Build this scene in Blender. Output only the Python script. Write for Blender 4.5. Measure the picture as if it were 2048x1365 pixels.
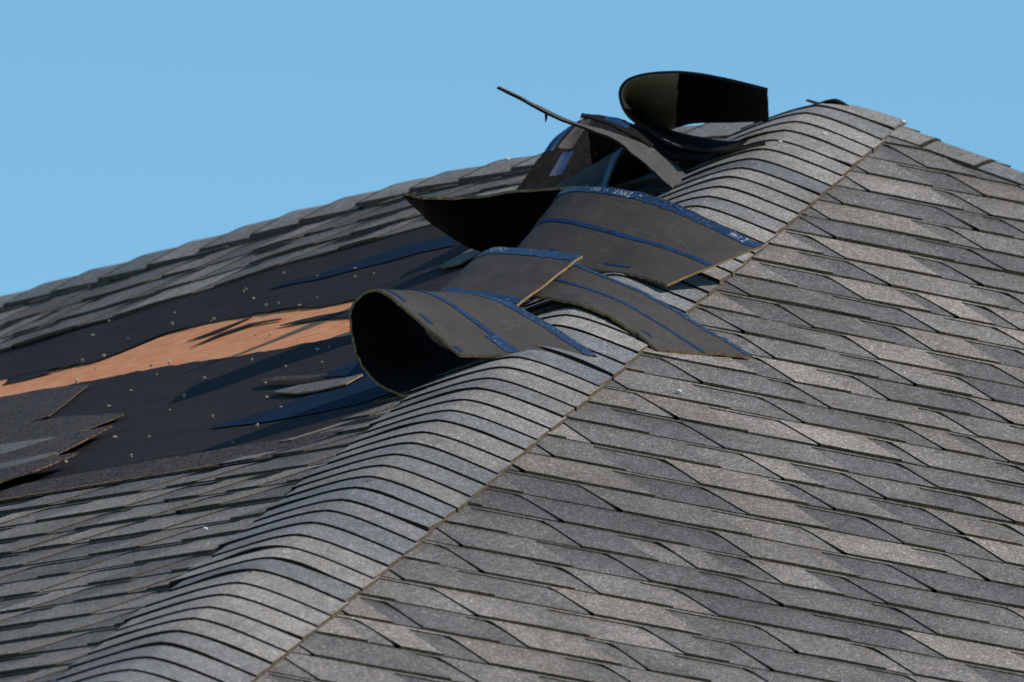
import bpy, math, random
from mathutils import Vector as V, noise
random.seed(11)
for o in list(bpy.data.objects): bpy.data.objects.remove(o)
S = bpy.context.scene; COL = S.collection

# ---------------------------------------------------------------- camera
FPX = 35000.0; PITCH = 0.17482584234; YAW = 0.963064812; ROLL = 0.07007795
SL = 0.4861999526; DIST = 33.75860326530161            # roof rise/run, metres from camera to roof apex
W, H = 2048, 1365
Fd = V((-math.sin(YAW)*math.cos(PITCH), math.cos(YAW)*math.cos(PITCH), math.sin(PITCH)))
R0 = V((math.cos(YAW), math.sin(YAW), 0)); U0 = R0.cross(Fd)
Rt = R0*math.cos(ROLL)+U0*math.sin(ROLL); Up = U0*math.cos(ROLL)-R0*math.sin(ROLL)
CAM = -(Fd+Rt*((1655-W/2)/FPX)-Up*((200-H/2)/FPX))*DIST
cd = bpy.data.cameras.new('camera'); cam = bpy.data.objects.new('camera', cd); COL.objects.link(cam)
from mathutils import Matrix
m = Matrix((Rt, Up, -Fd)).transposed().to_4x4(); m.translation = CAM; cam.matrix_world = m
cd.sensor_width = 36; cd.lens = FPX/W*36; cd.clip_start = 1; cd.clip_end = 3000
cd.dof.use_dof = True; cd.dof.focus_distance = 30.8; cd.dof.aperture_fstop = 20
S.camera = cam
# ---------------------------------------------------------------- sky and sun
SUN = (Rt*.72+Up*.65+Fd*.10).normalized()
el = math.asin(SUN.z); az = math.atan2(SUN.x, SUN.y)
w = bpy.data.worlds.new('World'); S.world = w; w.use_nodes = True
nt = w.node_tree; nt.nodes.clear()
sky = nt.nodes.new('ShaderNodeTexSky'); sky.sky_type = 'NISHITA'; sky.sun_disc = False
sky.sun_elevation = el; sky.sun_rotation = az; sky.altitude = 1500; sky.air_density = 1.0; sky.dust_density = 0.0; sky.ozone_density = 3.5
bg = nt.nodes.new('ShaderNodeBackground'); bg.inputs[1].default_value = 0.12
wo = nt.nodes.new('ShaderNodeOutputWorld')
tn = nt.nodes.new('ShaderNodeMix'); tn.data_type = 'RGBA'; tn.blend_type = 'MULTIPLY'; tn.inputs[0].default_value = 1
tn.inputs[7].default_value = (.81, 1.11, 1.045, 1); nt.links.new(sky.outputs[0], tn.inputs[6]); 
tg = nt.nodes.new('ShaderNodeNewGeometry'); sp = nt.nodes.new('ShaderNodeSeparateXYZ'); nt.links.new(tg.outputs['Incoming'], sp.inputs[0])
rp = nt.nodes.new('ShaderNodeMapRange'); rp.inputs[1].default_value = -.24; rp.inputs[2].default_value = -.12; nt.links.new(sp.outputs[2], rp.inputs[0])
tm = nt.nodes.new('ShaderNodeMix'); tm.data_type = 'RGBA'; tm.inputs[6].default_value = (.84, .95, .99, 1); tm.inputs[7].default_value = (1.20, 1.07, 1.02, 1)
nt.links.new(rp.outputs[0], tm.inputs[0])
tq = nt.nodes.new('ShaderNodeMix'); tq.data_type = 'RGBA'; tq.blend_type = 'MULTIPLY'; tq.inputs[0].default_value = 1
nt.links.new(tn.outputs[2], tq.inputs[6]); nt.links.new(tm.outputs[2], tq.inputs[7]); nt.links.new(tq.outputs[2], bg.inputs[0]); nt.links.new(bg.outputs[0], wo.inputs[0])
sd = bpy.data.lights.new('sun', 'SUN'); sd.energy = 4.0; sd.angle = math.radians(.5); sd.color = (1, .93, .845)
so = bpy.data.objects.new('sun', sd); COL.objects.link(so); so.rotation_euler = SUN.to_track_quat('Z', 'Y').to_euler()
S.view_settings.view_transform = 'Standard'; S.view_settings.look = 'None'; S.view_settings.exposure = 0.2

# ---------------------------------------------------------------- helpers
Q = math.sqrt(1+SL*SL)
def smooth(a, b, x):
    t = min(1, max(0, (x-a)/(b-a))); return t*t*(3-2*t)
def proj(X):
    v = X-CAM; t = v.dot(Fd); return W/2+FPX*v.dot(Rt)/t, H/2-FPX*v.dot(Up)/t, t
def atd(px, py, t):                                     # a point t metres in front of the camera
    return CAM+(Fd+Rt*((px-W/2)/FPX)-Up*((py-H/2)/FPX))*t
def interp(x, tab):
    if x <= tab[0][0]: return tab[0][1]
    for (a, b), (c, d) in zip(tab, tab[1:]):
        if x <= c: return b+(d-b)*smooth(0, 1, (x-a)/(c-a))*.5+(d-b)*(x-a)/(c-a)*.5
    return tab[-1][1]
# the old deck is not flat: the ridge sags away from the apex and the long slope swells below it
SAG = [(-600, 95), (0, 98), (187, 80), (390, 60), (620, 36), (750, 26), (850, 18), (1010, 15), (1342, 14), (1450, 12), (1655, 0)]
def warp(x, y):
    if x > 0.02 and abs(y) < x: yy, right = y, True
    else: yy, right = -abs(y), False
    z = SL*(-max(x, -yy) if True else 0)
    if right: z = -SL*x
    else: z = SL*yy
    xi, yi, t = proj(V((x, yy, z)))
    g = max(0, (x-y)/2); b = 10*math.sin(math.pi*min(1, g/4.4)) if y < 0 else 0
    s = b
    if not right:
        e = max(0, 1655-(yi-200)/.83-xi); d = max(0, yi-(200+.197*(1655-xi)))
        k = smooth(95, 520, d)
        s += interp(xi, SAG)*(1+.22*smooth(0, 80, d))*(1-k)*smooth(0, 220, e)-.018*e*k
    return -s/(FPX/t)-.034*math.exp(-((x+.15)**2+(abs(y)+.02)**2)/.03)
def face_pt(kind, u, s, h):                             # u along the courses, s down the slope, h above the deck
    if kind == 'L': p = V((u, -s/Q, -s*SL/Q)); n = V((0, -SL, 1))/Q
    elif kind == 'R': p = V((s/Q, u, -s*SL/Q)); n = V((SL, 0, 1))/Q
    elif kind == 'B': p = V((u, s/Q, -s*SL/Q)); n = V((0, SL, 1))/Q
    p = p.copy(); z = warp(p.x, p.y); return p+n*h+V((0, 0, z))
NRM = {'L': V((0, -SL, 1))/Q, 'R': V((SL, 0, 1))/Q}
def onface(px, py, kind='L', h=0):                      # where a sight line meets a slope (warped)
    n = NRM[kind]; dz = 0
    d = Fd+Rt*((px-W/2)/FPX)-Up*((py-H/2)/FPX)
    for _ in range(25):
        o = n*h+V((0, 0, dz)); t = (o-CAM).dot(n)/d.dot(n); X = CAM+d*t
        dz = dz*.4+.6*warp(X.x, X.y)
    return X, t
def us(px, py, kind='L'):
    X, t = onface(px, py, kind)
    return (X.x, -X.y*Q) if kind == 'L' else (X.y, X.x*Q)
def tag(o, label=None, cat=None, group=None, kind=None):
    if label: o['label'] = label
    if cat: o['category'] = cat
    if group: o['group'] = group
    if kind: o['kind'] = kind
    return o
def empty(name, loc=(0, 0, 0)):
    o = bpy.data.objects.new(name, None); o.location = loc; COL.objects.link(o); return o
class MB:
    def __init__(s): s.v = []; s.f = []; s.m = []; s.c = []
    def quad(s, pts, mi=0, col=(.125, .122, .118)):
        b = len(s.v); s.v += [tuple(p) for p in pts]; s.f.append(tuple(range(b, b+len(pts)))); s.m.append(mi)
        s.c += ([col]*len(pts) if not isinstance(col, list) else col)
    def build(s, name, mats, parent=None, loc=None, smoothed=False):
        me = bpy.data.meshes.new(name)
        off = V(loc) if loc is not None else V((0, 0, 0))
        me.from_pydata([tuple(V(p)-off) for p in s.v], [], s.f)
        a = me.color_attributes.new('Col', 'FLOAT_COLOR', 'POINT')
        flat = []
        for c in s.c: flat += [c[0], c[1], c[2], 1]
        a.data.foreach_set('color', flat)
        me.polygons.foreach_set('material_index', s.m)
        if smoothed: me.polygons.foreach_set('use_smooth', [True]*len(s.f))
        for mt in mats: me.materials.append(mt)
        me.update()
        o = bpy.data.objects.new(name, me); COL.objects.link(o)
        if parent: o.parent = parent
        if loc is not None and not parent: o.location = loc
        return o

# ---------------------------------------------------------------- materials
def mat(name, rough=.9, spec=.3):
    m = bpy.data.materials.new(name); m.use_nodes = True; n = m.node_tree; b = n.nodes['Principled BSDF']
    b.inputs['Roughness'].default_value = rough; b.inputs['Specular IOR Level'].default_value = spec
    return m, n, b
def nd(n, t, **k):
    x = n.nodes.new(t)
    for a, v in k.items():
        if a.startswith('_'): x.inputs[a[1:].replace('_', ' ')].default_value = v
        else: setattr(x, a, v)
    return x
def mixc(n, f, a, b, mode='MIX'):
    x = n.nodes.new('ShaderNodeMix'); x.data_type = 'RGBA'; x.blend_type = mode
    for s, v in ((x.inputs[0], f), (x.inputs[6], a), (x.inputs[7], b)):
        if isinstance(v, bpy.types.NodeSocket): n.links.new(v, s)
        elif isinstance(v, (int, float)): s.default_value = v
        else: s.default_value = (*v, 1)
    return x.outputs[2]
def ramp(n, src, stops):
    r = n.nodes.new('ShaderNodeValToRGB'); e = r.color_ramp.elements
    while len(e) < len(stops): e.new(.5)
    for i, (p, c) in enumerate(stops):
        e[i].position = p; e[i].color = (*c, 1) if not isinstance(c, (int, float)) else (c, c, c, 1)
    n.links.new(src, r.inputs[0]); return r.outputs[0]
def coords(n, scale=(1, 1, 1), rot=(0, 0, 0)):
    g = nd(n, 'ShaderNodeNewGeometry'); mp = nd(n, 'ShaderNodeMapping'); mp.inputs['Scale'].default_value = scale; mp.inputs['Rotation'].default_value = rot
    n.links.new(g.outputs['Position'], mp.inputs[0]); return mp.outputs[0]
def tex(n, co, scale, detail=2, rough=.5, kind='NOISE'):
    t = nd(n, 'ShaderNodeTexNoise' if kind == 'NOISE' else 'ShaderNodeTexVoronoi')
    t.inputs['Scale'].default_value = scale
    if kind == 'NOISE': t.inputs['Detail'].default_value = detail; t.inputs['Roughness'].default_value = rough
    n.links.new(co, t.inputs['Vector']); return t

def granules(name, amp=1.0, tint=(1, 1, 1), fixed=None, brown=0):
    m, n, b = mat(name, .95, .15)
    c0 = coords(n, (1, 1, 1), (0, 0, math.radians(45))); mp = nd(n, 'ShaderNodeMapping'); mp.inputs['Scale'].default_value = (.30, 1, 1)
    n.links.new(c0, mp.inputs[0]); co = mp.outputs[0]
    v1 = tex(n, co, 400, kind='V'); v2 = tex(n, co, 230, kind='V'); bl = tex(n, co, 5, 4, .6); bl2 = tex(n, co, 45, 3, .7)
    bw = nd(n, 'ShaderNodeSeparateColor'); n.links.new(v1.outputs['Color'], bw.inputs[0])
    bw2 = nd(n, 'ShaderNodeSeparateColor'); n.links.new(v2.outputs['Color'], bw2.inputs[0])
    g1 = ramp(n, bw.outputs[0], [(0, max(.05, 1-.75*amp)), (.35, 1-.3*amp), (.75, 1+.2*amp), (.93, 1+.9*amp), (1, 1+2.2*amp)])
    # ramp colours above 1 are allowed in the socket
    g2 = ramp(n, bw2.outputs[1], [(0, 1-.45*amp), (.5, 1.0), (1, 1+.42*amp)])
    if fixed: base = mixc(n, 0, fixed, fixed)
    else: base = nd(n, 'ShaderNodeVertexColor', layer_name='Col').outputs[0]
    warm = ramp(n, bw.outputs[2], [(0, (.90, .98, 1.10)), (.5, (1, 1, 1)), (1, (1.10, 1.0, .88))])
    c = mixc(n, 1, base, g1, 'MULTIPLY'); c = mixc(n, 1, c, g2, 'MULTIPLY'); c = mixc(n, 1, c, warm, 'MULTIPLY')
    c = mixc(n, 1, c, ramp(n, bl.outputs[0], [(.3, .80), (.7, 1.16)]), 'MULTIPLY')
    stn = tex(n, coords(n, (1, 1, .6)), 1.7, 5, .7); c = mixc(n, 1, c, ramp(n, stn.outputs[0], [(.35, .84), (.6, 1.06)]), 'MULTIPLY')
    c = mixc(n, 1, c, ramp(n, bl2.outputs[0], [(.3, .86), (.7, 1.12)]), 'MULTIPLY')
    if brown:
        bn = tex(n, co, 130, 4, .8)
        c = mixc(n, ramp(n, bn.outputs[0], [(.50, 0), (.68, brown)]), c, (.20, .11, .055))
    n.links.new(c, b.inputs['Base Color'])
    bp = nd(n, 'ShaderNodeBump'); bp.inputs['Strength'].default_value = .35; bp.inputs['Distance'].default_value = .001
    n.links.new(bw.outputs[0], bp.inputs['Height']); n.links.new(bp.outputs[0], b.inputs['Normal'])
    return m
M_gran = granules('shingle_granules', .45)
M_cap = granules('cap_shingle_granules', .36)
M_dark = granules('dark_headlap_granules', 1.0, fixed=(.028, .028, .034), brown=.85)

def simple(name, c1, c2, scale=60, rough=.85, spec=.3, stretch=(1, 1, 1), bump=.2, c3=None, thr=(.35, .65)):
    m, n, b = mat(name, rough, spec); co = coords(n, stretch)
    t = tex(n, co, scale, 5, .65); c = mixc(n, ramp(n, t.outputs[0], [(thr[0], 0), (thr[1], 1)]), c1, c2)
    if c3:
        t3 = tex(n, co, scale*3.1, 3, .7); c = mixc(n, ramp(n, t3.outputs[0], [(.56, 0), (.66, 1)]), c, c3)
    n.links.new(c, b.inputs['Base Color'])
    if bump:
        bp = nd(n, 'ShaderNodeBump'); bp.inputs['Strength'].default_value = bump; bp.inputs['Distance'].default_value = .002
        n.links.new(t.outputs[0], bp.inputs['Height']); n.links.new(bp.outputs[0], b.inputs['Normal'])
    return m
M_butt = simple('asphalt_cut_edge', (.026, .019, .013), (.16, .118, .075), 260, .95, .1)
M_capbutt = simple('cap_cut_edge', (.012, .008, .006), (.052, .034, .022), 260, .95, .1)
M_tan = simple('torn_fibre_edge', (.14, .085, .04), (.36, .23, .12), 170, .95, .1)
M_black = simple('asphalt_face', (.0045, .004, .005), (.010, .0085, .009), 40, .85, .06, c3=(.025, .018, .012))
# the back of a shingle: sanded asphalt, brown grey, scuffed
def back_mat():
    m, n, b = mat('shingle_back', .75, .35); co = coords(n)
    a = tex(n, co, 14, 5, .65); s = tex(n, co, 330, 2, .6); l = tex(n, coords(n, (3, 3, 14)), 12, 5, .75)
    c = mixc(n, ramp(n, a.outputs[0], [(.3, 0), (.7, 1)]), (.016, .012, .0105), (.031, .0235, .0195))
    c = mixc(n, ramp(n, s.outputs[0], [(.35, .0), (.75, .5)]), c, (.068, .052, .042))
    c = mixc(n, ramp(n, l.outputs[0], [(.60, 0), (.74, .4)]), c, (.16, .11, .06))
    wv = nd(n, 'ShaderNodeTexNoise'); wv.inputs['Scale'].default_value = 7; wv.inputs['Detail'].default_value = 3; wv.inputs['Distortion'].default_value = 1.5
    n.links.new(co, wv.inputs['Vector'])
    c = mixc(n, ramp(n, wv.outputs[0], [(.492, 0), (.499, .20), (.506, 0)]), c, (.17, .13, .085))
    c = mixc(n, ramp(n, tex(n, co, 26, 4, .8).outputs[0], [(.60, 0), (.72, .5)]), c, (.085, .065, .048))
    n.links.new(c, b.inputs['Base Color'])
    bp = nd(n, 'ShaderNodeBump'); bp.inputs['Strength'].default_value = .3; bp.inputs['Distance'].default_value = .001
    n.links.new(s.outputs[0], bp.inputs['Height']); n.links.new(bp.outputs[0], b.inputs['Normal'])
    return m
M_back = back_mat()
def tape_mat():
    m, n, b = mat('blue_release_film', .38, .5); co = coords(n)
    a = tex(n, co, 60, 5, .75); s = tex(n, coords(n, (1, 1, 1)), 190, 3, .8)
    c = mixc(n, ramp(n, a.outputs[0], [(.35, 0), (.65, 1)]), (.003, .007, .018), (.004, .027, .085))
    c = mixc(n, ramp(n, s.outputs[0], [(.58, 0), (.68, .7)]), c, (.26, .35, .44))
    n.links.new(c, b.inputs['Base Color']); return m
M_tape = tape_mat()
M_film = simple('plain_blue_film', (.0018, .013, .045), (.003, .034, .105), 60, .6, .2)
M_sunlit = simple('painted_sunlit_face', (.40, .31, .24), (.60, .49, .39), 180, .95, .1, c3=(.12, .08, .05))  # pale colour for the sunlight painted inside the loop
M_feltshade = simple('painted_blue_shadow', (.0012, .007, .022), (.002, .015, .044), 20, .8, .08)  # blue colour of the shadow streaks painted on the felt
M_rim = simple('weathered_rim', (.035, .022, .012), (.26, .16, .08), 90, .95, .1, thr=(.42, .62))
M_print = simple('white_print', (.03, .05, .09), (.6, .66, .72), 420, .7, .2, bump=0, thr=(.46, .56))
M_bone = simple('pale_debris', (.22, .17, .11), (.55, .46, .32), 300, .8, .3)
M_white = simple('white_speck', (.6, .58, .52), (.85, .83, .78), 200, .8, .3)
def wood_mat():
    m, n, b = mat('plywood', .8, .25)
    co = coords(n, (1.6, 14, 14)); a = tex(n, co, 5, 6, .75); f = tex(n, coords(n, (2, 16, 16)), 6, 5, .75); k = tex(n, coords(n, (.5, 1, 1)), 60, 4, .8)
    c = mixc(n, ramp(n, a.outputs[0], [(.3, 0), (.7, 1)]), (.56, .150, .045), (.70, .255, .090))
    c = mixc(n, ramp(n, f.outputs[0], [(.47, 0), (.60, .8)]), c, (.74, .40, .21))
    c = mixc(n, ramp(n, k.outputs[0], [(.58, 0), (.70, .6)]), c, (.26, .09, .04))
    n.links.new(c, b.inputs['Base Color']); return m
M_wood = wood_mat()
def felt_mat():
    m, n, b = mat('black_underlayment', .8, .12)
    co = coords(n, (1.0, 12, 12)); a = tex(n, co, 4, 6, .65); f = tex(n, coords(n, (1.2, 14, 14)), 6, 5, .75); k = tex(n, coords(n), 120, 4, .8)
    c = mixc(n, ramp(n, a.outputs[0], [(.3, 0), (.7, 1)]), (.0140, .0098, .0095), (.027, .0190, .0175))
    c = mixc(n, ramp(n, f.outputs[0], [(.52, 0), (.72, .55)]), c, (.050, .036, .034))
    c = mixc(n, ramp(n, k.outputs[0], [(.66, 0), (.78, .5)]), c, (.10, .07, .05))
    n.links.new(c, b.inputs['Base Color'])
    bp = nd(n, 'ShaderNodeBump'); bp.inputs['Strength'].default_value = .8; bp.inputs['Distance'].default_value = .010
    n.links.new(a.outputs[0], bp.inputs['Height']); n.links.new(bp.outputs[0], b.inputs['Normal'])
    return m
M_felt = felt_mat()

# ---------------------------------------------------------------- the house
EX = .143                                                # shingle exposure
SMAX = EX*49
house = tag(empty('house', (0, 0, -3.3)), 'house whose grey shingled hip roof is partly stripped to black felt and bare plywood', 'house')
def hp(o): o.location = (0, 0, 3.3); return o             # parts keep world coordinates under the house's empty
PAL = [(.252, .236, .213), (.208, .197, .183), (.172, .165, .158), (.136, .133, .131), (.117, .117, .118), (.196, .182, .164)]
PAL = [(a*.93, b*.872, c*.845) for a, b, c in PAL]
def mixcol(a, b, t): return tuple(a[i]*(1-t)+b[i]*t for i in range(3))
def jit(c, r=.06):
    k = 1+random.uniform(-r, r); return tuple(x*k for x in c)
def hnoise(a, b, c=0): return noise.noise(V((a, b, c)))

def tooth_side(us_, x, sgn, rt, rb):                     # x offset of a tooth side at u in 0..1
    o = 0
    if us_ < .32: o += sgn*rt*((.32-us_)/.32)**2
    if us_ > .85: o += sgn*rb*((us_-.85)/.15)**1.5
    return x+o
RU = [.0, .075, .10, .15, .22, .32, .5, .7, .86, .94, 1.0]
def courses(kind, i0, i1, umin, umax, hole=None, name='shingle_slope', label=None):
    mb = MB()
    for i in range(i0, i1):
        s0, s1 = i*EX, (i+1)*EX
        a, b = umin(s1), umax(s1)
        segs = [(a, b)] if hole is None else hole(i, a, b)
        rl = random.uniform(0, 100)
        for (a, b) in segs:
            if b-a < .03: continue
            def P(u, r, h):
                lo, hi = umin(s0+(s1-s0)*r), umax(s0+(s1-s0)*r)
                u = max(lo, min(hi, u)); u = max(a, min(b, u))
                s = s0+(s1-s0)*r
                if r > .98: s += .0022*hnoise(u*7, rl)+.0010*hnoise(u*60, rl)
                s += .003*hnoise(u*1.3, i*7.1)
                lift = (.0022+.0040*max(0, hnoise(u*2.3, rl+5))+.0012*hnoise(u*11, rl+9)+.006*max(0, hnoise(u*.9, rl+70)-.25))*r*r
                return face_pt(kind, u, s, h+lift+.0008)
            base = lambda r: .0008+.0016*r
            full = lambda r: .0030+.0022*r
            u = a-random.uniform(0, .2); first = True
            gcol = jit(random.choice(PAL[1:5]))
            while u < b:
                tw = random.choice([.09, .12, .15, .18, .22, .27]); gw = random.choice([.06, .09, .13, .16, .20])
                tc = jit(random.choice(PAL)); gc = jit(random.choice(PAL[2:5]+PAL[3:5]+[PAL[1]]))
                tc2 = mixcol(tc, random.choice(PAL), random.uniform(0, .6))
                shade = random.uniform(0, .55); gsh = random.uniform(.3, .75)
                x0, x1, x2 = u, u+tw, u+tw+gw
                sk0, sk1, sk2 = [random.uniform(-.012, .012) for _ in range(3)]
                rt = random.uniform(.018, .03); rb = random.uniform(.002, .006)
                def TL(r): return tooth_side(r, x0, -.3, rt, 0)+sk0*(r-.5)
                def TR(r): return tooth_side(r, x1, 1, rt if kind == 'L' else rt*.2, rb*.4)+sk1*(r-.5)
                def NL(r): return tooth_side(r, x2, -1, rt if kind == 'R' else rt*.2, rb)+sk2*(r-.5)
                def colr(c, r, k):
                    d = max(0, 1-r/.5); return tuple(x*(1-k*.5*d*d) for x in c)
                nx = max(1, int((x2-x0)/.14)+1)
                # header above the cut-out
                for r0, r1 in ((RU[0], RU[1]),):
                    for j in range(nx):
                        ua, ub = x0+(x2-x0)*j/nx, x0+(x2-x0)*(j+1)/nx
                        if ub <= a or ua >= b: continue
                        mb.quad([P(ua, r0, full(r0)), P(ua, r1, full(r1)), P(ub, r1, full(r1)), P(ub, r0, full(r0))][::(1 if kind != 'R' else 1)], 0,
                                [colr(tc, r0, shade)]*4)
                for r0, r1 in zip(RU[1:], RU[2:]):
                    l0, l1, q0, q1 = TL(r0), TL(r1), TR(r0), TR(r1)
                    n0, n1 = NL(r0), NL(r1)
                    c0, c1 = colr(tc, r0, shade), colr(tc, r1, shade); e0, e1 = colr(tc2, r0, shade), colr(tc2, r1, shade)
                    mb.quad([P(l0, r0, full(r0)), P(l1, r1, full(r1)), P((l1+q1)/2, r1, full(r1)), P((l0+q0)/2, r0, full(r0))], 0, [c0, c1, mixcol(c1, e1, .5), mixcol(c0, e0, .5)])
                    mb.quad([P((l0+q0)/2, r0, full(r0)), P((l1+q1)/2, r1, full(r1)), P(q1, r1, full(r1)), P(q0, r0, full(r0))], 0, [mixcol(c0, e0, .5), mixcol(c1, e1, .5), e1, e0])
                    mb.quad([P(q0, r0, full(r0)), P(q1, r1, full(r1)), P(q1, r1, base(r1)), P(q0, r0, base(r0))], 1)
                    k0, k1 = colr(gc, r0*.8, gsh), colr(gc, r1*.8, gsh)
                    mb.quad([P(q0, r0, base(r0)), P(q1, r1, base(r1)), P(n1, r1, base(r1)), P(n0, r0, base(r0))], 0, [k0, k1, k1, k0])
                    mb.quad([P(n0, r0, base(r0)), P(n1, r1, base(r1)), P(n1, r1, full(r1)), P(n0, r0, full(r0))], 1)
                rc = RU[1]
                mb.quad([P(TR(rc), rc, full(rc)), P(NL(rc), rc, full(rc)), P(NL(rc), rc, base(rc)), P(TR(rc), rc, base(rc))], 1)
                # butt edge
                xa, xb, xc = TL(1), TR(1), NL(1)
                nn = max(2, int((xb-xa)/.03))
                for j in range(nn):
                    p, q = xa+(xb-xa)*j/nn, xa+(xb-xa)*(j+1)/nn
                    if q <= a or p >= b: continue
                    mb.quad([P(p, 1, full(1)), P(q, 1, full(1)), P(q, 1, -.002), P(p, 1, -.002)], 1)
                nn = max(2, int((xc-xb)/.03))
                for j in range(nn):
                    p, q = xb+(xc-xb)*j/nn, xb+(xc-xb)*(j+1)/nn
                    if q <= a or p >= b: continue
                    mb.quad([P(p, 1, base(1)), P(q, 1, base(1)), P(q, 1, -.002), P(p, 1, -.002)], 1)
                u = x2
            # closed ends (visible where shingles were ripped away)
            for ue in (a, b):
                mb.quad([P(ue, 0, full(0)), P(ue, 1, full(1)), P(ue, 1, -.002), P(ue, 0, -.002)], 1)
    o = hp(mb.build(name, [M_gran, M_butt], house))
    if label: o['label'] = label
    return o

# where the long slope is stripped: upper edge, right edge, lower edge
TOPE = [us(*p) for p in [(0, 668), (60, 655), (136, 632), (255, 612), (355, 578), (460, 556), (560, 527), (645, 510), (760, 480), (850, 462), (905, 452)]]
TOPE.sort()
print('TOPE', [(round(a, 2), round(b, 2)) for a, b in TOPE])
LOWE = [us(*p) for p in [(0, 1002), (150, 978), (300, 950), (400, 930), (480, 908)]]
print('LOWE', [(round(a, 2), round(b, 2)) for a, b in LOWE])
IB = int(round(LOWE[2][1]/EX))
print('intact from course', IB)
def hole(i, a, b):
    s = (i+.5)*EX
    if i >= IB: return [(a, b)]
    xr = {IB-1: b-.62, IB-2: b-.50, IB-3: b-.38, IB-4: b-.34}.get(i, b-.26-.08*random.random())
    out = [(xr, b)]
    # upper-left rows
    top = []
    for (u0, s0), (u1, s1) in zip(TOPE, TOPE[1:]): pass
    # the widest u for which the stripped edge still lies below this course
    lim = None
    uu = -5.0
    while uu < 1.2:
        e = TOPE[0][1]
        if uu > TOPE[0][0]:
            e = TOPE[-1][1]
            for (u0, s0), (u1, s1) in zip(TOPE, TOPE[1:]):
                if u0 <= uu <= u1: e = s0+(s1-s0)*(uu-u0)/(u1-u0); break
        if e >= s: lim = uu
        uu += .02
    if s < .5: lim = b
    if lim is not None and lim > a:
        if lim >= xr: return [(a, b)]
        out.append((a, lim))
    return out
UL = -5.0
courses('L', 0, 49, lambda s: UL, lambda s: s/Q, hole, label='weathered grey shingles left on the long slope around the stripped patch')
courses('R', 0, 49, lambda s: -s/Q, lambda s: min(s/Q, 5.0), None, label='intact grey laminated shingles on the hip end')

# plywood deck under everything
mb = MB()
for kind in ('L', 'B'):
    for i in range(28):
        for j in range(40):
            s0, s1 = SMAX*i/28, SMAX*(i+1)/28
            def up(k, s): return -9+(s/Q+9)*k/40
            mb.quad([face_pt(kind, up(j, s0), s0, -.002), face_pt(kind, up(j, s1), s1, -.002), face_pt(kind, up(j+1, s1), s1, -.002), face_pt(kind, up(j+1, s0), s0, -.002)], 0 if kind == 'L' and .8 < s1 < 2.7 else 1)
for i in range(28):
    for j in range(40):
        s0, s1 = SMAX*i/28, SMAX*(i+1)/28
        def up(k, s): return s/Q*(-1+2*k/40)
        mb.quad([face_pt('R', up(j, s0), s0, -.002), face_pt('R', up(j, s1), s1, -.002), face_pt('R', up(j+1, s1), s1, -.002), face_pt('R', up(j+1, s0), s0, -.002)], 1)
deck = hp(mb.build('plywood_deck', [M_wood, M_butt], house))

# black underlayment with a torn opening
UPE = [us(*p) for p in [(-140, 792), (0, 764), (40, 752), (120, 738), (190, 725), (250, 702), (330, 668), (430, 645), (520, 628), (600, 617), (640, 616), (705, 602), (780, 585)]]
LOE = [us(*p) for p in [(-140, 838), (0, 806), (80, 787), (170, 765), (260, 748), (400, 725), (560, 700), (700, 672), (780, 655)]]
def edge(tab, u):
    if u <= tab[0][0]: return tab[0][1]
    for (u0, s0), (u1, s1) in zip(tab, tab[1:]):
        if u0 <= u <= u1: return s0+(s1-s0)*(u-u0)/(u1-u0)
    return tab[-1][1]
print('UPE', [(round(a, 2), round(b, 2)) for a, b in UPE]); print('LOE', [(round(a, 2), round(b, 2)) for a, b in LOE])
# opening sampled along sight-crossing direction k in 0..1 from left to right
mb = MB(); NK = 170
def lerp_tab(tab, k):
    x = k*(len(tab)-1); i = min(len(tab)-2, int(x)); t = x-i
    return (tab[i][0]*(1-t)+tab[i+1][0]*t, tab[i][1]*(1-t)+tab[i+1][1]*t)
def rib(tab, k, sgn):
    u, s = lerp_tab(tab, k); return u, s+.010*hnoise(k*40, sgn*9.)+.005*hnoise(k*130, sgn*5.)
def felt_h(u, s): return .0015+.0045*max(0, hnoise(u*1.1, s*9, 3))+.0012*max(0, hnoise(u*3, s*22, 8))
def felt_quad(c):
    mb.quad([face_pt('L', u, s, felt_h(u, s)) for u, s in c])
for k in range(NK):
    ka, kb = k/NK, (k+1)/NK
    ua, ub = rib(UPE, ka, 1), rib(UPE, kb, 1); la, lb = rib(LOE, ka, 2), rib(LOE, kb, 2)
    n = 34
    for j in range(n):                                   # above the opening, up to s = .3
        def q(e, t): return (e[0]*(1), .30+(e[1]-.30)*t)
        felt_quad([q(ua, j/n), q(ua, (j+1)/n), q(ub, (j+1)/n), q(ub, j/n)])
    for j in range(n):                                   # below the opening, down to s = 3.3
        def q(e, t): return (e[0], e[1]+(3.35-e[1])*t)
        felt_quad([q(la, j/n), q(la, (j+1)/n), q(lb, (j+1)/n), q(lb, j/n)])
def grid(u0, u1, s0, s1, nu, ns):
    for i in range(nu):
        for j in range(ns):
            A = (u0+(u1-u0)*i/nu, u0+(u1-u0)*(i+1)/nu); B = (s0+(s1-s0)*j/ns, s0+(s1-s0)*(j+1)/ns)
            felt_quad([(A[0], B[0]), (A[0], B[1]), (A[1], B[1]), (A[1], B[0])])
grid(-5, UPE[0][0], .3, UPE[0][1]+.2, 24, 14); grid(-5, LOE[0][0], LOE[0][1]-.0, 3.35, 24, 16)
def tri_fill(u0, s0, u1, ns, s1):
    n = 40
    for i in range(n):
        a, b = u0+(u1-u0)*i/n, u0+(u1-u0)*(i+1)/n
        for j in range(ns):
            sa0, sa1 = s0+(min(s1, 99)-s0)*j/ns, s0+(s1-s0)*(j+1)/ns
            felt_quad([(a, sa0), (a, sa1), (min(b, 9), sa1), (min(b, 9), sa0)])
uR = UPE[-1][0]; lR = LOE[-1][0]
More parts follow.
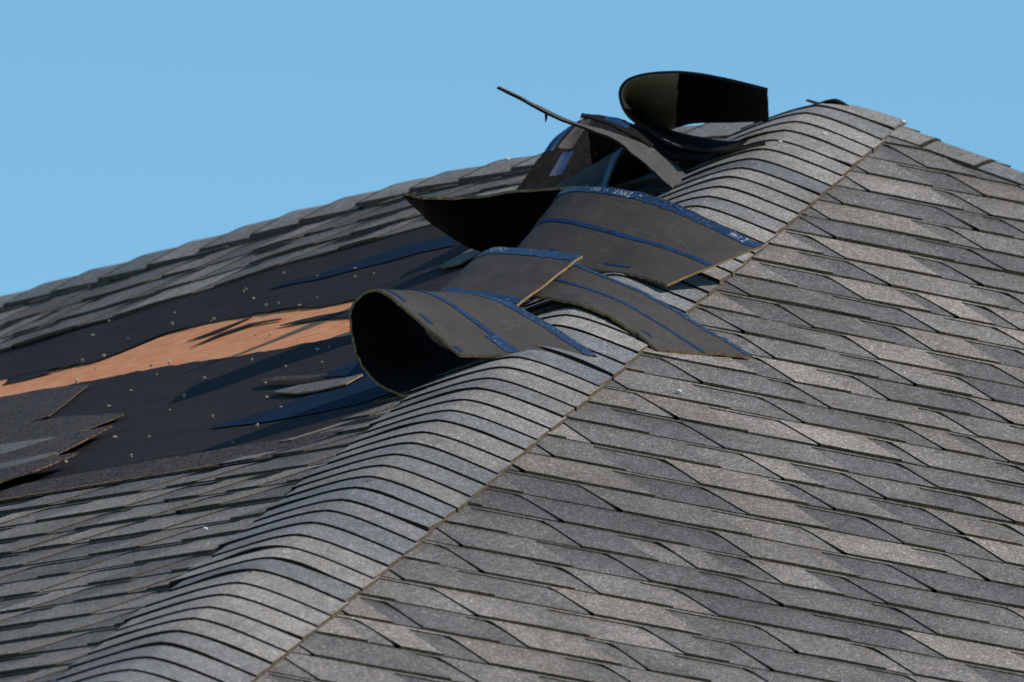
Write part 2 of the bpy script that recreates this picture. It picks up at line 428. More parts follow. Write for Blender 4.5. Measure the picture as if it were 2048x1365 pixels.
for i in range(24):
    for j in range(16):
        def pt(i, j):
            s = .05+(UPE[-1][1]-.05)*j/16; hi = s/Q; return (min(uR, hi)+(hi-min(uR, hi))*i/24, s)
        felt_quad([pt(i, j), pt(i, j+1), pt(i+1, j+1), pt(i+1, j)])
n = 40
for i in range(n):                                       # between the opening's right end and the hip
    for j in range(24):
        def pt(i, j):
            s = UPE[-1][1]+(3.35-UPE[-1][1])*j/24; lo = uR+(lR-uR)*min(1, max(0, (s-UPE[-1][1])/(LOE[-1][1]-UPE[-1][1]))); hi = s/Q
            return (lo+(hi-lo)*i/n, s)
        felt_quad([pt(i, j), pt(i, j+1), pt(i+1, j+1), pt(i+1, j)])
felt = hp(mb.build('underlayment', [M_felt], house, smoothed=True))

# patches lying flat on the slope, drawn by outline; thickness th
def patch(name, outline, h, th, mats, parent=None, kind='L', nsub=7, wob=.0, label=None):
    """outline: (top edge list, bottom edge list) both left to right, image places turned into slope places"""
    top, bot = [[onface_cached(p, kind) for p in l] for l in outline]
    mb = MB(); N = 36
    def pt(k, t, hh):
        a, b = lerp_tab(top, k), lerp_tab(bot, k); u = a[0]*(1-t)+b[0]*t; s = a[1]*(1-t)+b[1]*t
        s += wob*hnoise(k*17, h*999)
        return face_pt(kind, u, s, hh+.25*th*hnoise(u*9, s*9))
    for i in range(N):
        k0, k1 = i/N, (i+1)/N
        for j in range(nsub):
            t0, t1 = j/nsub, (j+1)/nsub
            mb.quad([pt(k0, t0, h+th), pt(k0, t1, h+th), pt(k1, t1, h+th), pt(k1, t0, h+th)], 0)
        for t in (0, 1):
            mb.quad([pt(k0, t, h+th), pt(k1, t, h+th), pt(k1, t, h), pt(k0, t, h)], 1)
    for k in (0, 1):
        for j in range(nsub): mb.quad([pt(k, j/nsub, h+th), pt(k, (j+1)/nsub, h+th), pt(k, (j+1)/nsub, h), pt(k, j/nsub, h)], 1)
    o = mb.build(name, mats, parent, loc=None if parent else pt(.5, .5, h))
    if parent is house: hp(o)
    if label: o['label'] = label
    return o
def onface_cached(p, kind): return us(p[0], p[1], kind)

# dark headlap band above the intact courses
mb = MB(); N = 90
for i in range(N):
    def pt(k, t, hh):
        sb = IB*EX+.012; st = sb-.19+.02*hnoise(k*6, 3); u = -3.2+(sb/Q+3.2-.45)*k
        return face_pt('L', u, st+(sb-st)*t, hh)
    for j in range(4): mb.quad([pt(i/N, j/4, .0065), pt(i/N, (j+1)/4, .0065), pt((i+1)/N, (j+1)/4, .0065), pt((i+1)/N, j/4, .0065)], 0)
    mb.quad([pt(i/N, 0, .0065), pt((i+1)/N, 0, .0065), pt((i+1)/N, 0, 0), pt(i/N, 0, 0)], 1)
hp(mb.build('shingle_headlap', [M_dark, M_tan], house))
mb = MB()
for i in range(N):
    k0, k1 = i/N, (i+1)/N
    def pt(k, t):
        sb = IB*EX+.012+.003*hnoise(k*30, 5); u = -3.2+(sb/Q+3.2-.62)*k
        return face_pt('L', u, sb-.022+.030*t*(1-.6*k), .0082)
    mb.quad([pt(k0, 0), pt(k0, 1), pt(k1, 1), pt(k1, 0)])
hp(mb.build('torn_rim', [M_rim], house))
# tongues of felt left on the plywood
for top, bot in [([(373, 684), (430, 662), (505, 634)], [(373, 684), (436, 666), (505, 635)]),
                 ([(378, 697), (440, 668), (500, 648), (563, 638)], [(378, 697), (440, 673), (505, 651), (563, 640)]),
                 ([(560, 652), (640, 632), (710, 620)], [(560, 653), (640, 641), (710, 634)]),
                 ([(-60, 757), (30, 750), (112, 742)], [(-60, 785), (30, 768), (112, 743)])]:
    patch('felt_tongue', (top, bot), .0003, .0009, [M_felt, M_felt], house)
# sky-lit shadow streaks on the felt, painted as thin blue strips
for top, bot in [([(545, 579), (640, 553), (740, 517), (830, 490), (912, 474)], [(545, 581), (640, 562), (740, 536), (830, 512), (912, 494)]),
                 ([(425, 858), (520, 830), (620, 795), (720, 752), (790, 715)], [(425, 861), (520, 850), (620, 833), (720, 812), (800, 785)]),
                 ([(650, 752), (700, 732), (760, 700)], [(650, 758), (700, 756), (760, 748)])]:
    patch('painted_shadow_strip', (top, bot), .0035, .0004, [M_feltshade, M_feltshade], house)

# ---------------------------------------------------------------- hip and ridge caps
CAPC = [(.190, .193, .192), (.228, .220, .206), (.262, .248, .226), (.156, .168, .176), (.168, .176, .182), (.245, .233, .214)]
CAPC = [(a*.92, b*.882, c*.875) for a, b, c in CAPC]
def cap_run(name, org, d, dl, dr, n0, n1, exposure, half, parent, lift=.012, warped=True, rad=.055, thick=.0062, calm=False, drop=0):
    A = (dr-dl)/2; B = (dr+dl)/2; nrm = d.cross(A).normalized()
    if nrm.z < 0: nrm = -nrm
    prev = None
    for k in range(n0, n1):
        mb = MB(); wl = -half*random.uniform(.94, 1.10); wr = half*random.uniform(.985, 1.01)
        if calm and k == n0 and exposure < .12: wr *= .1
        if random.random() < .68 or k == n0: cb = random.choice(CAPC)
        c1 = jit(cb, .07); c2 = mixcol(c1, random.choice(CAPC), random.uniform(0, .35)); sk = random.uniform(-.006, .006)
        seed = random.uniform(0, 50); gj = 0 if calm else random.uniform(-.007, .007); lf = .0015 if calm else random.choice([.002, .003, .004, .006]); skw = 0 if calm else random.uniform(-.007, .007)
        if calm and k == n0: wl *= .35; calm0 = True
        def P(g, wv, t, hh):
            x = org+d*((g+gj)+(sk+skw)*wv/half)+A*wv+B*(math.sqrt(wv*wv+rad*rad)-rad*.55)
            if warped: x = x+V((0, 0, warp(x.x, x.y)))
            return x+nrm*(hh+lift*(1-.95*abs(wv)/half)+lf*max(0, hnoise(wv*9, seed))*t*t+drop*math.exp(-max(0, g)/.12))
        NW = 22
        ws = [wl+(wr-wl)*i/NW for i in range(NW+1)]
        ga, gb = k*exposure-.03, (k+1)*exposure
        def hh(t): return .0012+thick*(.25+.75*t)
        for i in range(NW):
            for t0, t1 in ((0, .3), (.3, .65), (.65, .95), (.95, 1)):
                def cc(wv, t): return mixcol(c1, c2, max(0, min(1, .5+wv/half*.6)))
                mb.quad([P(ga+(gb-ga)*t0, ws[i], t0, hh(t0)), P(ga+(gb-ga)*t1, ws[i], t1, hh(t1)), P(ga+(gb-ga)*t1, ws[i+1], t1, hh(t1)), P(ga+(gb-ga)*t0, ws[i+1], t0, hh(t0))], 1 if calm and t0 == .95 else 0,
                        [cc(ws[i], t0), cc(ws[i], t1), cc(ws[i+1], t1), cc(ws[i+1], t0)])
            mb.quad([P(gb, ws[i], 1, hh(1)), P(gb, ws[i+1], 1, hh(1)), P(gb, ws[i+1], 1, -.003), P(gb, ws[i], 1, -.003)], 1)
        for wv in (ws[0], ws[-1]):
            mb.quad([P(ga, wv, 0, hh(0)), P(gb, wv, 1, hh(1)), P(gb, wv, 1, -.002), P(ga, wv, 0, -.002)], 2)
        o = mb.build(name, [M_cap, M_capbutt, M_butt], parent)
hipd = V((1, -1, -SL)).normalized(); nL, nR = NRM['L'], NRM['R']
def side(d, n, toward):
    x = d.cross(n).normalized()
    return x if x.dot(toward) > 0 else -x
e1 = empty('hip_cap', (0, 0, 3.3)); e1.parent = house
cap_run('cap_shingle', V((0, 0, 0)), hipd, side(hipd, nL, V((-1, -1, 0))), side(hipd, nR, V((1, 1, 0))), 0, 62, .125, .158, e1)
fard = V((1, 1, -SL)).normalized(); nB = V((0, SL, 1)).normalized()
e2 = empty('far_hip_cap', (0, 0, 3.3)); e2.parent = house
cap_run('cap_shingle', V((0, 0, 0)), fard, side(fard, nR, V((1, -1, 0))), side(fard, nB, V((-1, 1, 0))), 0, 26, .118, .15, e2, rad=.03, lift=.004, calm=True)
e3 = empty('ridge_cap', (0, 0, 3.3)); e3.parent = house
cap_run('cap_shingle', V((0, 0, 0)), V((-1, 0, 0)), side(V((-1, 0, 0)), nL, V((0, -1, 0))), side(V((-1, 0, 0)), nB, V((0, 1, 0))), 0, 28, .178, .13, e3, rad=.03, thick=.011, calm=True)

# ---------------------------------------------------------------- torn and curled shingles
def catmull(pts, t):
    n = len(pts)-1; x = t*n; i = min(n-1, int(x)); f = x-i
    p0 = pts[max(0, i-1)]; p1 = pts[i]; p2 = pts[i+1]; p3 = pts[min(n, i+2)]
    return (2*p1+(p2-p0)*f+(2*p0-5*p1+4*p2-p3)*f*f+(3*p1-p0-3*p2+p3)*f**3)*.5
class Sheet:
    col = (.125, .12, .115)
    """a bent sheet between two edge curves (near, far), real thickness, two faces and a cut edge"""
    def __init__(s, near, far, bulge=0, NU=56, NV=12, th=.0035, seed=1, rag=.0, cr=.0025):
        s.near, s.far, s.NU, s.NV, s.th, s.bulge, s.seed, s.rag, s.cr = near, far, NU, NV, th, bulge, seed, rag, cr
    def p(s, u, v):
        r = s.rag*(hnoise(u*23, s.seed)+.6*hnoise(u*90, s.seed+3)); u = min(1, max(0, u+.006*hnoise(v*7, s.seed+8)*(1 if .02 < u < .98 else 1)))
        a, b = catmull(s.near, u), catmull(s.far, u); w = (v-.5)*(1+r*2)+.5
        q = a.lerp(b, w)
        return q
    def n(s, u, v):
        e = .004; u0, u1 = max(0, u-e), min(1, u+e); v0, v1 = max(0, v-.02), min(1, v+.02)
        return (s.p(u1, v)-s.p(u0, v)).cross(s.p(u, v1)-s.p(u, v0)).normalized()
    def at(s, u, v, h):
        w = .0018*hnoise(u*6+s.seed, v*4)+s.cr*(1-2*abs(hnoise(u*9+s.seed, v*3.2, 4)))*abs(hnoise(u*3, v*2, s.seed))*2
        return s.p(u, v)+s.n(u, v)*(h+s.bulge*math.sin(math.pi*v)+w)
    def body(s, name, m_up, m_dn, m_edge, parent, u0=0, u1=1, v0=0, v1=1, h=0, th=None):
        th = s.th if th is None else th; mb = MB(); NU = max(2, int(s.NU*(u1-u0))); NV = max(1, int(s.NV*(v1-v0)+.5))
        off = parent.location
        g = lambda i, j, hh: s.at(u0+(u1-u0)*i/NU, v0+(v1-v0)*j/NV, hh)-off
        T = [[g(i, j, h+th) for j in range(NV+1)] for i in range(NU+1)]; Bm = [[g(i, j, h) for j in range(NV+1)] for i in range(NU+1)]
        for i in range(NU):
            for j in range(NV):
                mb.quad([T[i][j], T[i+1][j], T[i+1][j+1], T[i][j+1]], 0, s.col); mb.quad([Bm[i][j], Bm[i][j+1], Bm[i+1][j+1], Bm[i+1][j]], 1, (.125, .12, .115))
            mb.quad([T[i][0], Bm[i][0], Bm[i+1][0], T[i+1][0]], 2); mb.quad([T[i][NV], T[i+1][NV], Bm[i+1][NV], Bm[i][NV]], 2)
        for j in range(NV):
            mb.quad([T[0][j], T[0][j+1], Bm[0][j+1], Bm[0][j]], 2); mb.quad([T[NU][j], Bm[NU][j], Bm[NU][j+1], T[NU][j+1]], 2)
        o = mb.build(name, [m_up, m_dn, m_edge], parent)
        # weld for smooth shading of the faces
        import bmesh
        bm = bmesh.new(); bm.from_mesh(o.data)
        for mi in (0, 1):
            fs = [f for f in bm.faces if f.material_index == mi]; vs = list({v for f in fs for v in f.verts})
            bmesh.ops.remove_doubles(bm, verts=vs, dist=1e-5)
            for f in bm.faces:
                if f.material_index == mi: f.smooth = True
        bm.to_mesh(o.data); bm.free()
        return o
GL = {'V': [[(0, 1), (.35, 0), (.7, 1)]], 'A': [[(0, 0), (.35, 1), (.7, 0)], [(.15, .4), (.55, .4)]], 'N': [[(0, 0), (0, 1), (.6, 0), (.6, 1)]],
      '2': [[(0, .8), (.3, 1), (.6, .75), (0, 0), (.65, 0)]], 'D': [[(0, 0), (0, 1), (.5, .8), (.5, .2), (0, 0)]], 'I': [[(.2, 0), (.2, 1)]],
      'H': [[(0, 0), (0, 1)], [(0, .5), (.6, .5)], [(.6, 0), (.6, 1)]], 'Z': [[(0, 1), (.6, 1), (0, 0), (.6, 0)]], '-': [[(0, .5), (.6, .5)]], ' ': []}
def lettering(sh, text, u0, u1, v0, v1, h, parent, side=1):
    mb = MB(); off = parent.parent.location if parent.parent else parent.location; n = len(text)
    for k, ch in enumerate(text):
        for line in GL.get(ch, []):
            for (xa, ya), (xb, yb) in zip(line, line[1:]):
                L = math.hypot(xb-xa, yb-ya); px, py = -(yb-ya)/L*.07, (xb-xa)/L*.07
                c = []
                for x, y in ((xa+px, ya+py), (xb+px, yb+py), (xb-px, yb-py), (xa-px, ya-py)):
                    c.append(sh.at(u0+(u1-u0)*(k+x)/n, v0+(v1-v0)*y, h)-off)
                mb.quad(c, 0)
    return mb.build('printed_lettering', [M_print], parent)
def dep(px, py, kind='L'): return onface(px, py, kind)[1]
def mk(pts, d0):
    return [atd(a, b, d0+c) for a, b, c in pts]
def thing(name, sheet, label, cat, group=None, base=None):
    b = base or sheet.p(0, .5); o = empty(name, b); return tag(o, label, cat, group)
GRP = 'wind-torn shingles standing up along the hip'


# front curl: rolled open, its cut rim towards the street
dI = dep(1192, 717, 'R')-.03-.28
nearI = [(955, 751, -.04), (905, 767, -.09), (850, 784, -.10), (803, 788, -.02), (761, 769, .10), (733, 740, .15), (713, 699, .17), (703, 651, .18), (707, 616, .175), (726, 592, .16), (756, 585, .14), (790, 606, .11), (830, 641, .08), (875, 678, .04), (921, 715, 0)]
farI = [(1000, 731, .03), (988, 731, .04), (970, 731, .05), (955, 728, .12), (938, 710, .24), (912, 690, .34), (892, 655, .40), (880, 630, .395), (878, 605, .39), (900, 594, .375), (950, 595, .35), (1015, 611, .32), (1075, 641, .30), (1135, 678, .27), (1192, 717, .24)]
def film(sh, par, v0, v1, u0=0, u1=1, side=1, name='release_film', m=None):
    m = m or M_tape; h = sh.th+.0004 if side > 0 else -.0010
    return sh.body(name, m, m, m, par, u0, u1, v0, v1, h, .0006)
sI = Sheet(mk(nearI, dI), mk(farI, dI), 0, 84, 14, .005, 3, .026)
I = thing('curled_shingle', sI, 'shingle rolled into an open dark curl at the front of the torn row', 'shingle', GRP, sI.p(0, .3))
bI = sI.body('shingle_sheet', M_back, M_black, M_tan, I)
film(sI, I, .905, .99, .72, 1); film(sI, I, .41, .46, .70, .99, m=M_film); film(sI, I, .06, .085, .70, .79, m=M_film); film(sI, I, .06, .085, .84, .88, m=M_film); film(sI, I, .02, .05, .965, .985, m=M_film)
film(sI, I, .35, .46, .93, .99)

# tongue draped over the hip onto the hip end
dH = dep(1315, 706, 'R')-.03
nH = [(1315, 706, 0), (1285, 683, .02), (1253, 660, .04), (1200, 629, .08), (1143, 609, .12), (1073, 598, .18), (1035, 602, .22)][::-1]
fH = [(1504, 717, .22), (1457, 690, .24), (1407, 660, .26), (1319, 607, .30), (1222, 562, .35), (1143, 530, .42), (1100, 520, .46)][::-1]
sH = Sheet(mk(nH, dH), mk(fH, dH), 0, 60, 14, .005, 5, .022)
Hh = thing('flipped_shingle', sH, 'flipped shingle tongue whose sharp tip hangs past the cap edge onto the intact slope', 'shingle', GRP, sH.p(.7, .3))
bH = sH.body('shingle_sheet', M_back, M_black, M_tan, Hh)
film(sH, Hh, .925, .99); film(sH, Hh, .46, .505, .12, .99, m=M_film); film(sH, Hh, .12, .15, .70, .80, m=M_film)

# short tongue between the curl and the big one
dG = 31.0
nG = [(1033, 616, 0), (980, 604, .05), (932, 598, .10), (893, 594, .15), (868, 600, .20), (858, 625, .24), (862, 660, .27)][::-1]
fG = [(1165, 517, .30), (1110, 509, .34), (1050, 504, .39), (990, 501, .44), (960, 517, .49), (946, 540, .52), (940, 575, .54)][::-1]
sG = Sheet(mk(nG, dG), mk(fG, dG), 0, 50, 14, .005, 8, .022)
G = thing('flipped_shingle', sG, 'short flipped shingle with printed film along its top, just behind the open curl', 'shingle', GRP, sG.p(.2, .3))
bG = sG.body('shingle_sheet', M_back, M_black, M_tan, G)
tG = film(sG, G, .86, .995, .34, 1); lettering(sG, 'VANZ', .50, .60, .90, .965, sG.th+.0014, tG); film(sG, G, .01, .10, .50, 1)

# the big tongue, its far half curling up on the left
dF = dep(1335, 574, 'R')-.15
nF = [(1335, 574, 0), (1300, 563, .02), (1260, 553, .05), (1200, 545, .09), (1130, 527, .15), (1078, 508, .22), (1040, 502, .28), (1030, 520, .34), (1035, 548, .38)][::-1]
fF = [(1525, 495, .285), (1480, 473, .30), (1440, 455, .32), (1370, 420, .35), (1290, 394, .40), (1220, 381, .44), (1170, 377, .48), (1135, 384, .53), (1118, 400, .58), (1112, 425, .62)][::-1]
sF = Sheet(mk(nF, dF), mk(fF, dF), 0, 90, 16, .005, 12, .020)
Fo = thing('flipped_shingle', sF, 'largest flipped shingle, broad printed tongue draped over the hip', 'shingle', GRP, sF.p(.7, .3))
bF = sF.body('shingle_sheet', M_back, M_black, M_tan, Fo)
tF = film(sF, Fo, .90, .99, .16, 1); lettering(sF, 'IHD - VANZ -', .38, .56, .915, .975, sF.th+.0014, tF); lettering(sF, 'HHIZ', .86, .94, .915, .975, sF.th+.0014, tF)
film(sF, Fo, .435, .48, .2, .99, m=M_film); film(sF, Fo, .05, .075, .42, .52, m=M_film); film(sF, Fo, .08, .105, .62, .72, m=M_film)

# dark pointed flap left of it, seen from beneath
dE = 32.0
nE = [(803, 391, 0), (835, 397, .0), (870, 400, .0), (950, 398, .0), (1040, 386, -.02), (1150, 378, -.05)]
fE = [(806, 393, .33), (832, 421, .33), (866, 452, .32), (925, 490, .31), (985, 508, .30), (1075, 500, .26)]
sE = Sheet(mk(nE, dE), mk(fE, dE), 0, 60, 14, .005, 17, .006)
E_ = thing('hanging_shingle', sE, 'near-black pointed flap left of the broad tongue, its shaded underside facing the street', 'shingle', GRP, sE.p(.8, .5))
sE.body('shingle_sheet', M_cap, M_black, M_tan, E_)

# small triangular tongue under the spike
dD = 33.1
nD = [(1085, 410, 0), (1130, 400, .0), (1175, 392, .0), (1214, 384, 0)]
fD = [(1105, 382, .25), (1150, 355, .27), (1200, 326, .29), (1251, 297, .32)]
sD = Sheet(mk(nD, dD), mk(fD, dD), .004, 30, 10, .004, 21)
D = thing('flipped_shingle', sD, 'small triangular shingle tip with a frayed film band, above the big tongue', 'shingle', GRP, sD.p(0, .3))
sD.body('shingle_sheet', M_back, M_black, M_tan, D); film(sD, D, .0, 1, .86, .96)

# the leaning piece behind it
dC = 33.45
nC = [(1026, 390, 0), (1060, 388, .02), (1118, 384, .05), (1180, 372, .08), (1240, 345, .12)]
fC = [(1158, 250, .30), (1174, 240, .31), (1196, 236, .33), (1232, 245, .35), (1290, 282, .38)]
sC = Sheet(mk(nC, dC), mk(fC, dC), .02, 40, 18, .004, 25, .01, .006)
Cc = thing('leaning_shingle', sC, 'dark shingle with a blue film patch leaning up beneath the long spike', 'shingle', GRP, sC.p(0, .3))
sC.body('shingle_sheet', M_black, M_black, M_black, Cc); film(sC, Cc, .42, .93, .06, .20, m=M_film); film(sC, Cc, .15, .40, .34, .46, m=M_film)
sC.body('bare_patch', M_back, M_back, M_back, Cc, .24, .42, .45, .93, sC.th+.0004, .0006)

# black sheet added under the spike as the shade inside the hollow
dJ = 33.0
nJ = [(1190, 392, 0), (1270, 392, .0), (1352, 382, .0)]; fJ = [(1176, 262, .0), (1240, 280, .0), (1312, 335, .0)]
sJ = Sheet(mk(nJ, dJ+.46), mk(fJ, dJ+.46), 0, 30, 10, .004, 33, .02, .02)
J = thing('hollow_shade_sheet', sJ, 'black sheet added as the shade in the hollow under the long spike', 'shingle', GRP, sJ.p(.5, .0))
sJ.body('shingle_sheet', M_black, M_black, M_capbutt, J)  # not a shingle: the added sheet for the hollow's shade

sM = Sheet(mk([(1160, 237, 0), (1200, 246, 0), (1250, 268, 0), (1300, 297, 0)], 33.0), mk([(1163, 232, .12), (1213, 237, .12), (1264, 252, .12), (1316, 284, .12)], 33.0), 0, 30, 6, .004, 71, .03)
Mm = thing('broken_shingle', sM, 'short black broken shingle wedged behind the long spike, below the loop', 'shingle', GRP, sM.p(1, .5))
sM.body('shingle_sheet', M_black, M_black, M_capbutt, Mm); film(sM, Mm, .3, .8, .35, .65, m=M_film)
# lifted caps fanning out under the loop
dK = 33.1
fans = [([(1262, 292, .0), (1296, 326, 0), (1335, 352, 0), (1375, 360, 0), (1412, 350, 0), (1452, 328, 0)], [(1262, 276, .14), (1300, 306, .14), (1340, 328, .14), (1380, 335, .14), (1422, 325, .14), (1465, 305, .14)], 'lowest of the concave lifted cap shingles between the spike and the rounded hip'),
        ([(1258, 280, .10), (1305, 307, .1), (1345, 324, .1), (1392, 329, .1), (1440, 318, .1), (1482, 300, .1)], [(1262, 262, .26), (1310, 288, .26), (1350, 303, .26), (1400, 309, .26), (1450, 301, .26), (1495, 283, .26)], 'middle lifted cap shingle, sagging between the spike and the loop'),
        ([(1262, 262, .22), (1310, 286, .22), (1352, 302, .22), (1405, 309, .22), (1455, 300, .22), (1505, 282, .22)], [(1270, 245, .36), (1315, 268, .36), (1360, 285, .36), (1410, 290, .36), (1460, 284, .36), (1515, 266, .36)], 'uppermost lifted cap shingle, directly below the standing loop')]
for i, (a, b, lab) in enumerate(fans):
    sk = Sheet(mk(a, dK), mk(b, dK), 0, 36, 6, .006, 40+i)
    K = thing('lifted_cap_shingle', sk, lab, 'cap shingle', 'cap shingles lifted along the hip', sk.p(.9, .5))
    sk.body('shingle_sheet', M_cap, M_black, M_capbutt, K)

# long spike seen on edge
dB = 32.75
nB_ = [(993, 178, 0), (1040, 203, .0), (1090, 229, .0), (1140, 251, .0), (1190, 268, 0), (1232, 286, 0), (1265, 314, 0), (1300, 347, 0), (1342, 380, 0)]
fB_ = [(997, 177, .02), (1044, 200, .06), (1094, 226, .10), (1145, 247, .15), (1198, 262, .2), (1240, 275, .25), (1290, 292, .28), (1338, 326, .30), (1376, 358, .30)]
sB = Sheet(mk(nB_, dB), mk(fB_, dB), 0, 70, 8, .0045, 50, .02, .003)
sB.col = (.072, .069, .066)
B = thing('upturned_shingle', sB, 'long thin shingle sticking up like a spike against the sky', 'shingle', GRP, sB.p(1, .5))
sB.body('shingle_sheet', M_cap, M_black, M_capbutt, B)
mbb = MB(); c0 = atd(1093, 231, dB)
for a, b in (((1090, 230), (1096, 231)), ((1091, 246), (1094, 246))): pass
hook = [atd(x, y, dB) for x, y in ((1089, 229), (1096, 230), (1094, 240), (1091, 247), (1090, 240))]
hk2 = [p+Fd*.004 for p in hook]; off = B.location
mbb.quad([p-off for p in hook]); mbb.quad([p-off for p in hk2])
for k in range(5): mbb.quad([hook[k]-off, hook[(k+1) % 5]-off, hk2[(k+1) % 5]-off, hk2[k]-off])
mbb.build('film_tatter', [M_film], B)

# standing loop near the peak
dA = 33.05
nA = [(1530, 285, .02), (1470, 300, 0), (1393, 295, 0), (1326, 271, .03), (1262, 233, .08), (1243, 190, .10), (1255, 165, .10), (1290, 152, .08), (1340, 148, .05), (1400, 152, .03), (1460, 163, 0), (1534, 182, -.03)]
fA = [(1530, 270, .3), (1465, 282, .3), (1400, 274, .3), (1345, 261, .32), (1290, 238, .35), (1257, 212, .37), (1264, 224, .37), (1292, 251, .35), (1335, 260, .33), (1390, 248, .31), (1460, 246, .3), (1538, 244, .28)]
sA = Sheet(mk(nA, dA), mk(fA, dA), 0, 80, 12, .0055, 60, .004, .0004)
A_ = thing('looped_shingle', sA, 'shingle bent back over itself into a standing loop near the peak', 'shingle', GRP, sA.p(0, .5))
sA.body('shingle_sheet', M_cap, M_black, M_capbutt, A_)
sA.body('painted_sunlit_patch', M_sunlit, M_sunlit, M_sunlit, A_, .40, .755, .0, 1.0, -.0012, .0006)  # sunlight on the loop's inner left turn, painted as a pale layer

# ---------------------------------------------------------------- torn layers at the lower left, loose scraps, nails
for n_, (top, bot, m_) in enumerate([([(-80, 830), (0, 803), (90, 786), (176, 777)], [(-80, 905), (0, 874), (100, 840), (178, 779)], M_dark),
                      ([(-80, 890), (0, 868), (120, 846), (250, 838)], [(-80, 950), (0, 926), (130, 888), (252, 840)], M_dark),
                      ([(-80, 925), (0, 905), (60, 896), (116, 889)], [(-80, 950), (0, 931), (60, 914), (118, 891)], M_gran),
                      ([(-80, 940), (0, 928), (110, 895), (228, 868)], [(-80, 1003), (0, 978), (100, 938), (230, 870)], M_dark),
                      ([(-80, 975), (0, 950), (60, 938), (120, 925)], [(-80, 990), (0, 965), (60, 950), (122, 927)], M_gran),
                      ([(-80, 985), (0, 965), (80, 945), (165, 929)], [(-80, 1012), (0, 992), (80, 966), (166, 931)], M_dark)]):
    patch('torn_headlap', (top, bot), .006+.0030*n_, .0022, [m_, M_rim if n_ in (2, 3, 5) else M_butt], house, wob=.006)
def scrap(name, top, bot, h, th, mats, label, cat='shingle scrap', grp='shingle scraps lying on the felt'):
    o = patch(name, (top, bot), h, th, mats, None, wob=.004, nsub=3); return tag(o, label, cat, grp)
scrap('shingle_scrap', [(552, 792), (600, 780), (640, 773), (690, 766), (728, 757)], [(552, 794), (595, 796), (640, 790), (695, 777), (728, 759)], .006, .003, [M_gran, M_tan], 'pale grey shingle scrap pointing left, in front of the open curl')
scrap('shingle_scrap', [(526, 772), (560, 766), (620, 764), (656, 760)], [(527, 775), (560, 774), (620, 771), (658, 762)], .010, .0025, [M_dark, M_tan], 'thin dark sliver of shingle left of the pale scrap')
scrap('shingle_scrap', [(884, 544), (915, 528), (952, 508)], [(888, 548), (925, 540), (966, 516)], .010, .003, [M_gran, M_tan], 'narrow brown-edged sliver poking out below the big dark bowl')

def disc_nail():
    mb = MB(); n = 9
    def ring(r, z, tx=0): return [V((r*math.cos(2*math.pi*k/n)+tx, r*math.sin(2*math.pi*k/n), z)) for k in range(n)]
    a, b, c, d, e = ring(.0034, .0012), ring(.0036, .0026), ring(.0012, .001), ring(.001, -.006), ring(.0022, .0036)
    for r0, r1 in ((e, b), (b, a), (a, c), (c, d)):
        for k in range(n): mb.quad([r0[k], r0[(k+1) % n], r1[(k+1) % n], r1[k]])
    mb.quad(e); mb.quad(d[::-1]); return mb
NP = [(72,620),(370,522),(497,508),(420,577),(580,588),(795,470),(785,522),(865,547),(970,500),(1115,365),(1153,405),(1210,437),(1268,427),(1290,287),(1443,305),(1443,400),(1615,272),(1615,308),(1700,292),(1360,440),(688,712),(432,723),(348,780),(770,695),(1165,572),(1230,565),(713,752),(928,770),(840,848),(595,825),(773,912),(493,898),(967,943),(292,880),(1145,682),(1300,716),(1463,695),(1500,625),(1207,792),(1212,857),(1278,905),(1172,985),(1058,1060),(522,1040),(678,1037),(597,1123),(300,1150),(330,1087),(450,1013),(372,690),(473,668),(1445,640)]
dm = disc_nail(); proto = None
for i, (a, b) in enumerate(NP):
    X, t = onface(a/2.275, 420+b/2.275, 'L', .003)
    if proto is None: o = proto = dm.build('roofing_nail', [M_bone])
    else: o = proto.copy(); COL.objects.link(o)
    o.location = X; k = random.uniform(.6, 1.25); o.scale = (k, k, k)
    o.rotation_euler = (math.atan(SL)+random.uniform(-.5, .5), random.uniform(-.5, .5), random.uniform(0, 6))
    if (a, b) in ((688, 712), (432, 723), (348, 780), (770, 695), (1165, 572), (1230, 565)): tag(o, 'small pale nail head on the strip of bare orange plywood', 'nail', 'nail heads on the bare plywood')
    else: tag(o, 'small pale nail head poking out of the black felt', 'nail', 'nail heads scattered over the black felt')
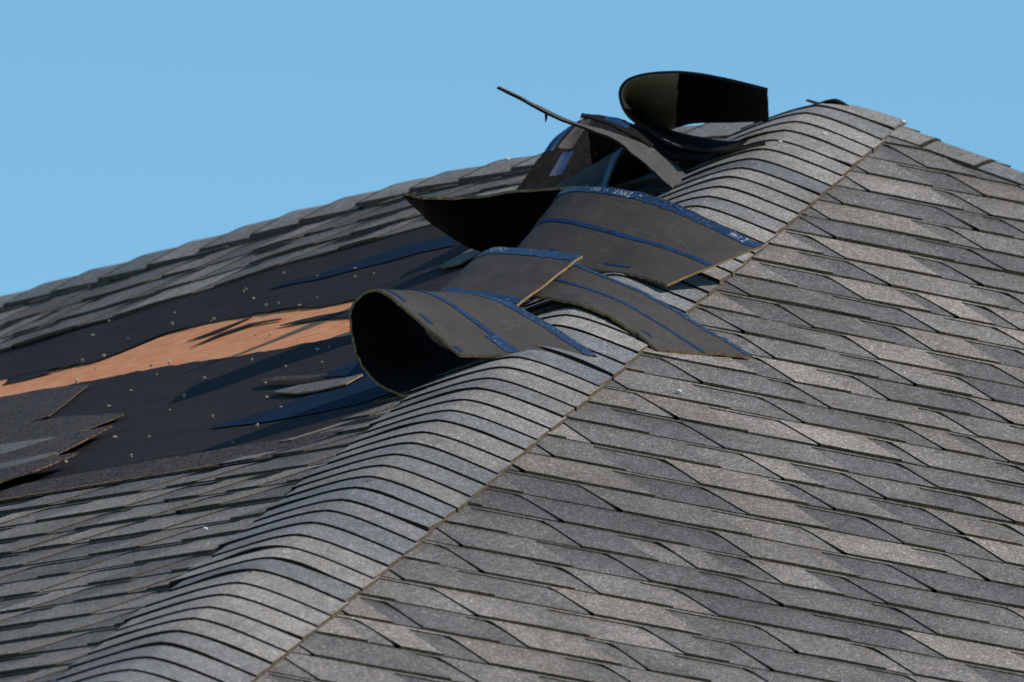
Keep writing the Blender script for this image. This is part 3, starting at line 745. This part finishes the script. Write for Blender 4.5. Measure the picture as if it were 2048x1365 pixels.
def pebble(px, py, kind, r, label, h=.012):
    X, t = onface(px, py, kind, h); mb = MB(); n = 8
    rr = [[V((r*math.sin(math.pi*(j+.01)/5.02)*math.cos(2*math.pi*k/n)*(1+.25*hnoise(k, j, px)), r*math.sin(math.pi*(j+.01)/5.02)*math.sin(2*math.pi*k/n), r*.6*math.cos(math.pi*j/5))) for k in range(n)] for j in range(6)]
    for j in range(5):
        for k in range(n): mb.quad([rr[j][k], rr[j+1][k], rr[j+1][(k+1) % n], rr[j][(k+1) % n]])
    o = mb.build('pebble', [M_white]); o.location = X; return tag(o, label, 'pebble', 'pale specks of debris on the shingles')
pebble(410, 1058, 'L', .005, 'white crumb alone on the lower grey rows of the long slope')
pebble(1357, 783, 'R', .006, 'round white speck on the hip end below the hanging sharp tongue')
pebble(1648, 268, 'L', .005, 'pale speck on the rounded caps nearest the peak', .03)
pebble(1560, 284, 'L', .0045, 'pale speck on the caps a little below the peak', .03)
pebble(1806, 244, 'R', .006, 'white fleck at the top of the far hip right of the peak', .02)
pebble(1015, 319, 'L', .006, 'white fleck on the ridge line left of the torn shingles', .02)

# ---------------------------------------------------------------- walls and ground (below the frame)
M_wall = simple('render_wall', (.42, .38, .32), (.5, .46, .39), 6, .9, .2)
M_fas = simple('painted_trim', (.7, .69, .66), (.78, .77, .74), 8, .6, .3)
GZ = CAM.z-1.6
def box(mb, a, b):
    x0, y0, z0 = a; x1, y1, z1 = b
    c = [V((x, y, z)) for z in (z0, z1) for x, y in ((x0, y0), (x1, y0), (x1, y1), (x0, y1))]
    for f in ((0, 1, 2, 3), (4, 7, 6, 5), (0, 4, 5, 1), (1, 5, 6, 2), (2, 6, 7, 3), (3, 7, 4, 0)): mb.quad([c[i] for i in f])
ez = -SMAX*SL/Q; ex = SMAX/Q
mb = MB(); box(mb, (-9+.4, -ex+.4, GZ-.05), (ex-.4, ex-.4, ez-.2)); hp(mb.build('wall', [M_wall], house))
mb = MB(); box(mb, (-9.0, -ex-.02, ez-.22), (ex+.02, ex+.02, ez-.03)); hp(mb.build('eaves', [M_fas], house))
M_grass = simple('lawn', (.035, .06, .018), (.07, .10, .03), 3, .95, .2)
mb = MB(); n = 10
for i in range(n):
    for j in range(n):
        x0, y0 = -400+80*i, -400+80*j; mb.quad([V((x0, y0, GZ)), V((x0+80, y0, GZ)), V((x0+80, y0+80, GZ)), V((x0, y0+80, GZ))])
tag(mb.build('ground', [M_grass]), 'green lawn around the house', 'lawn', kind='structure')
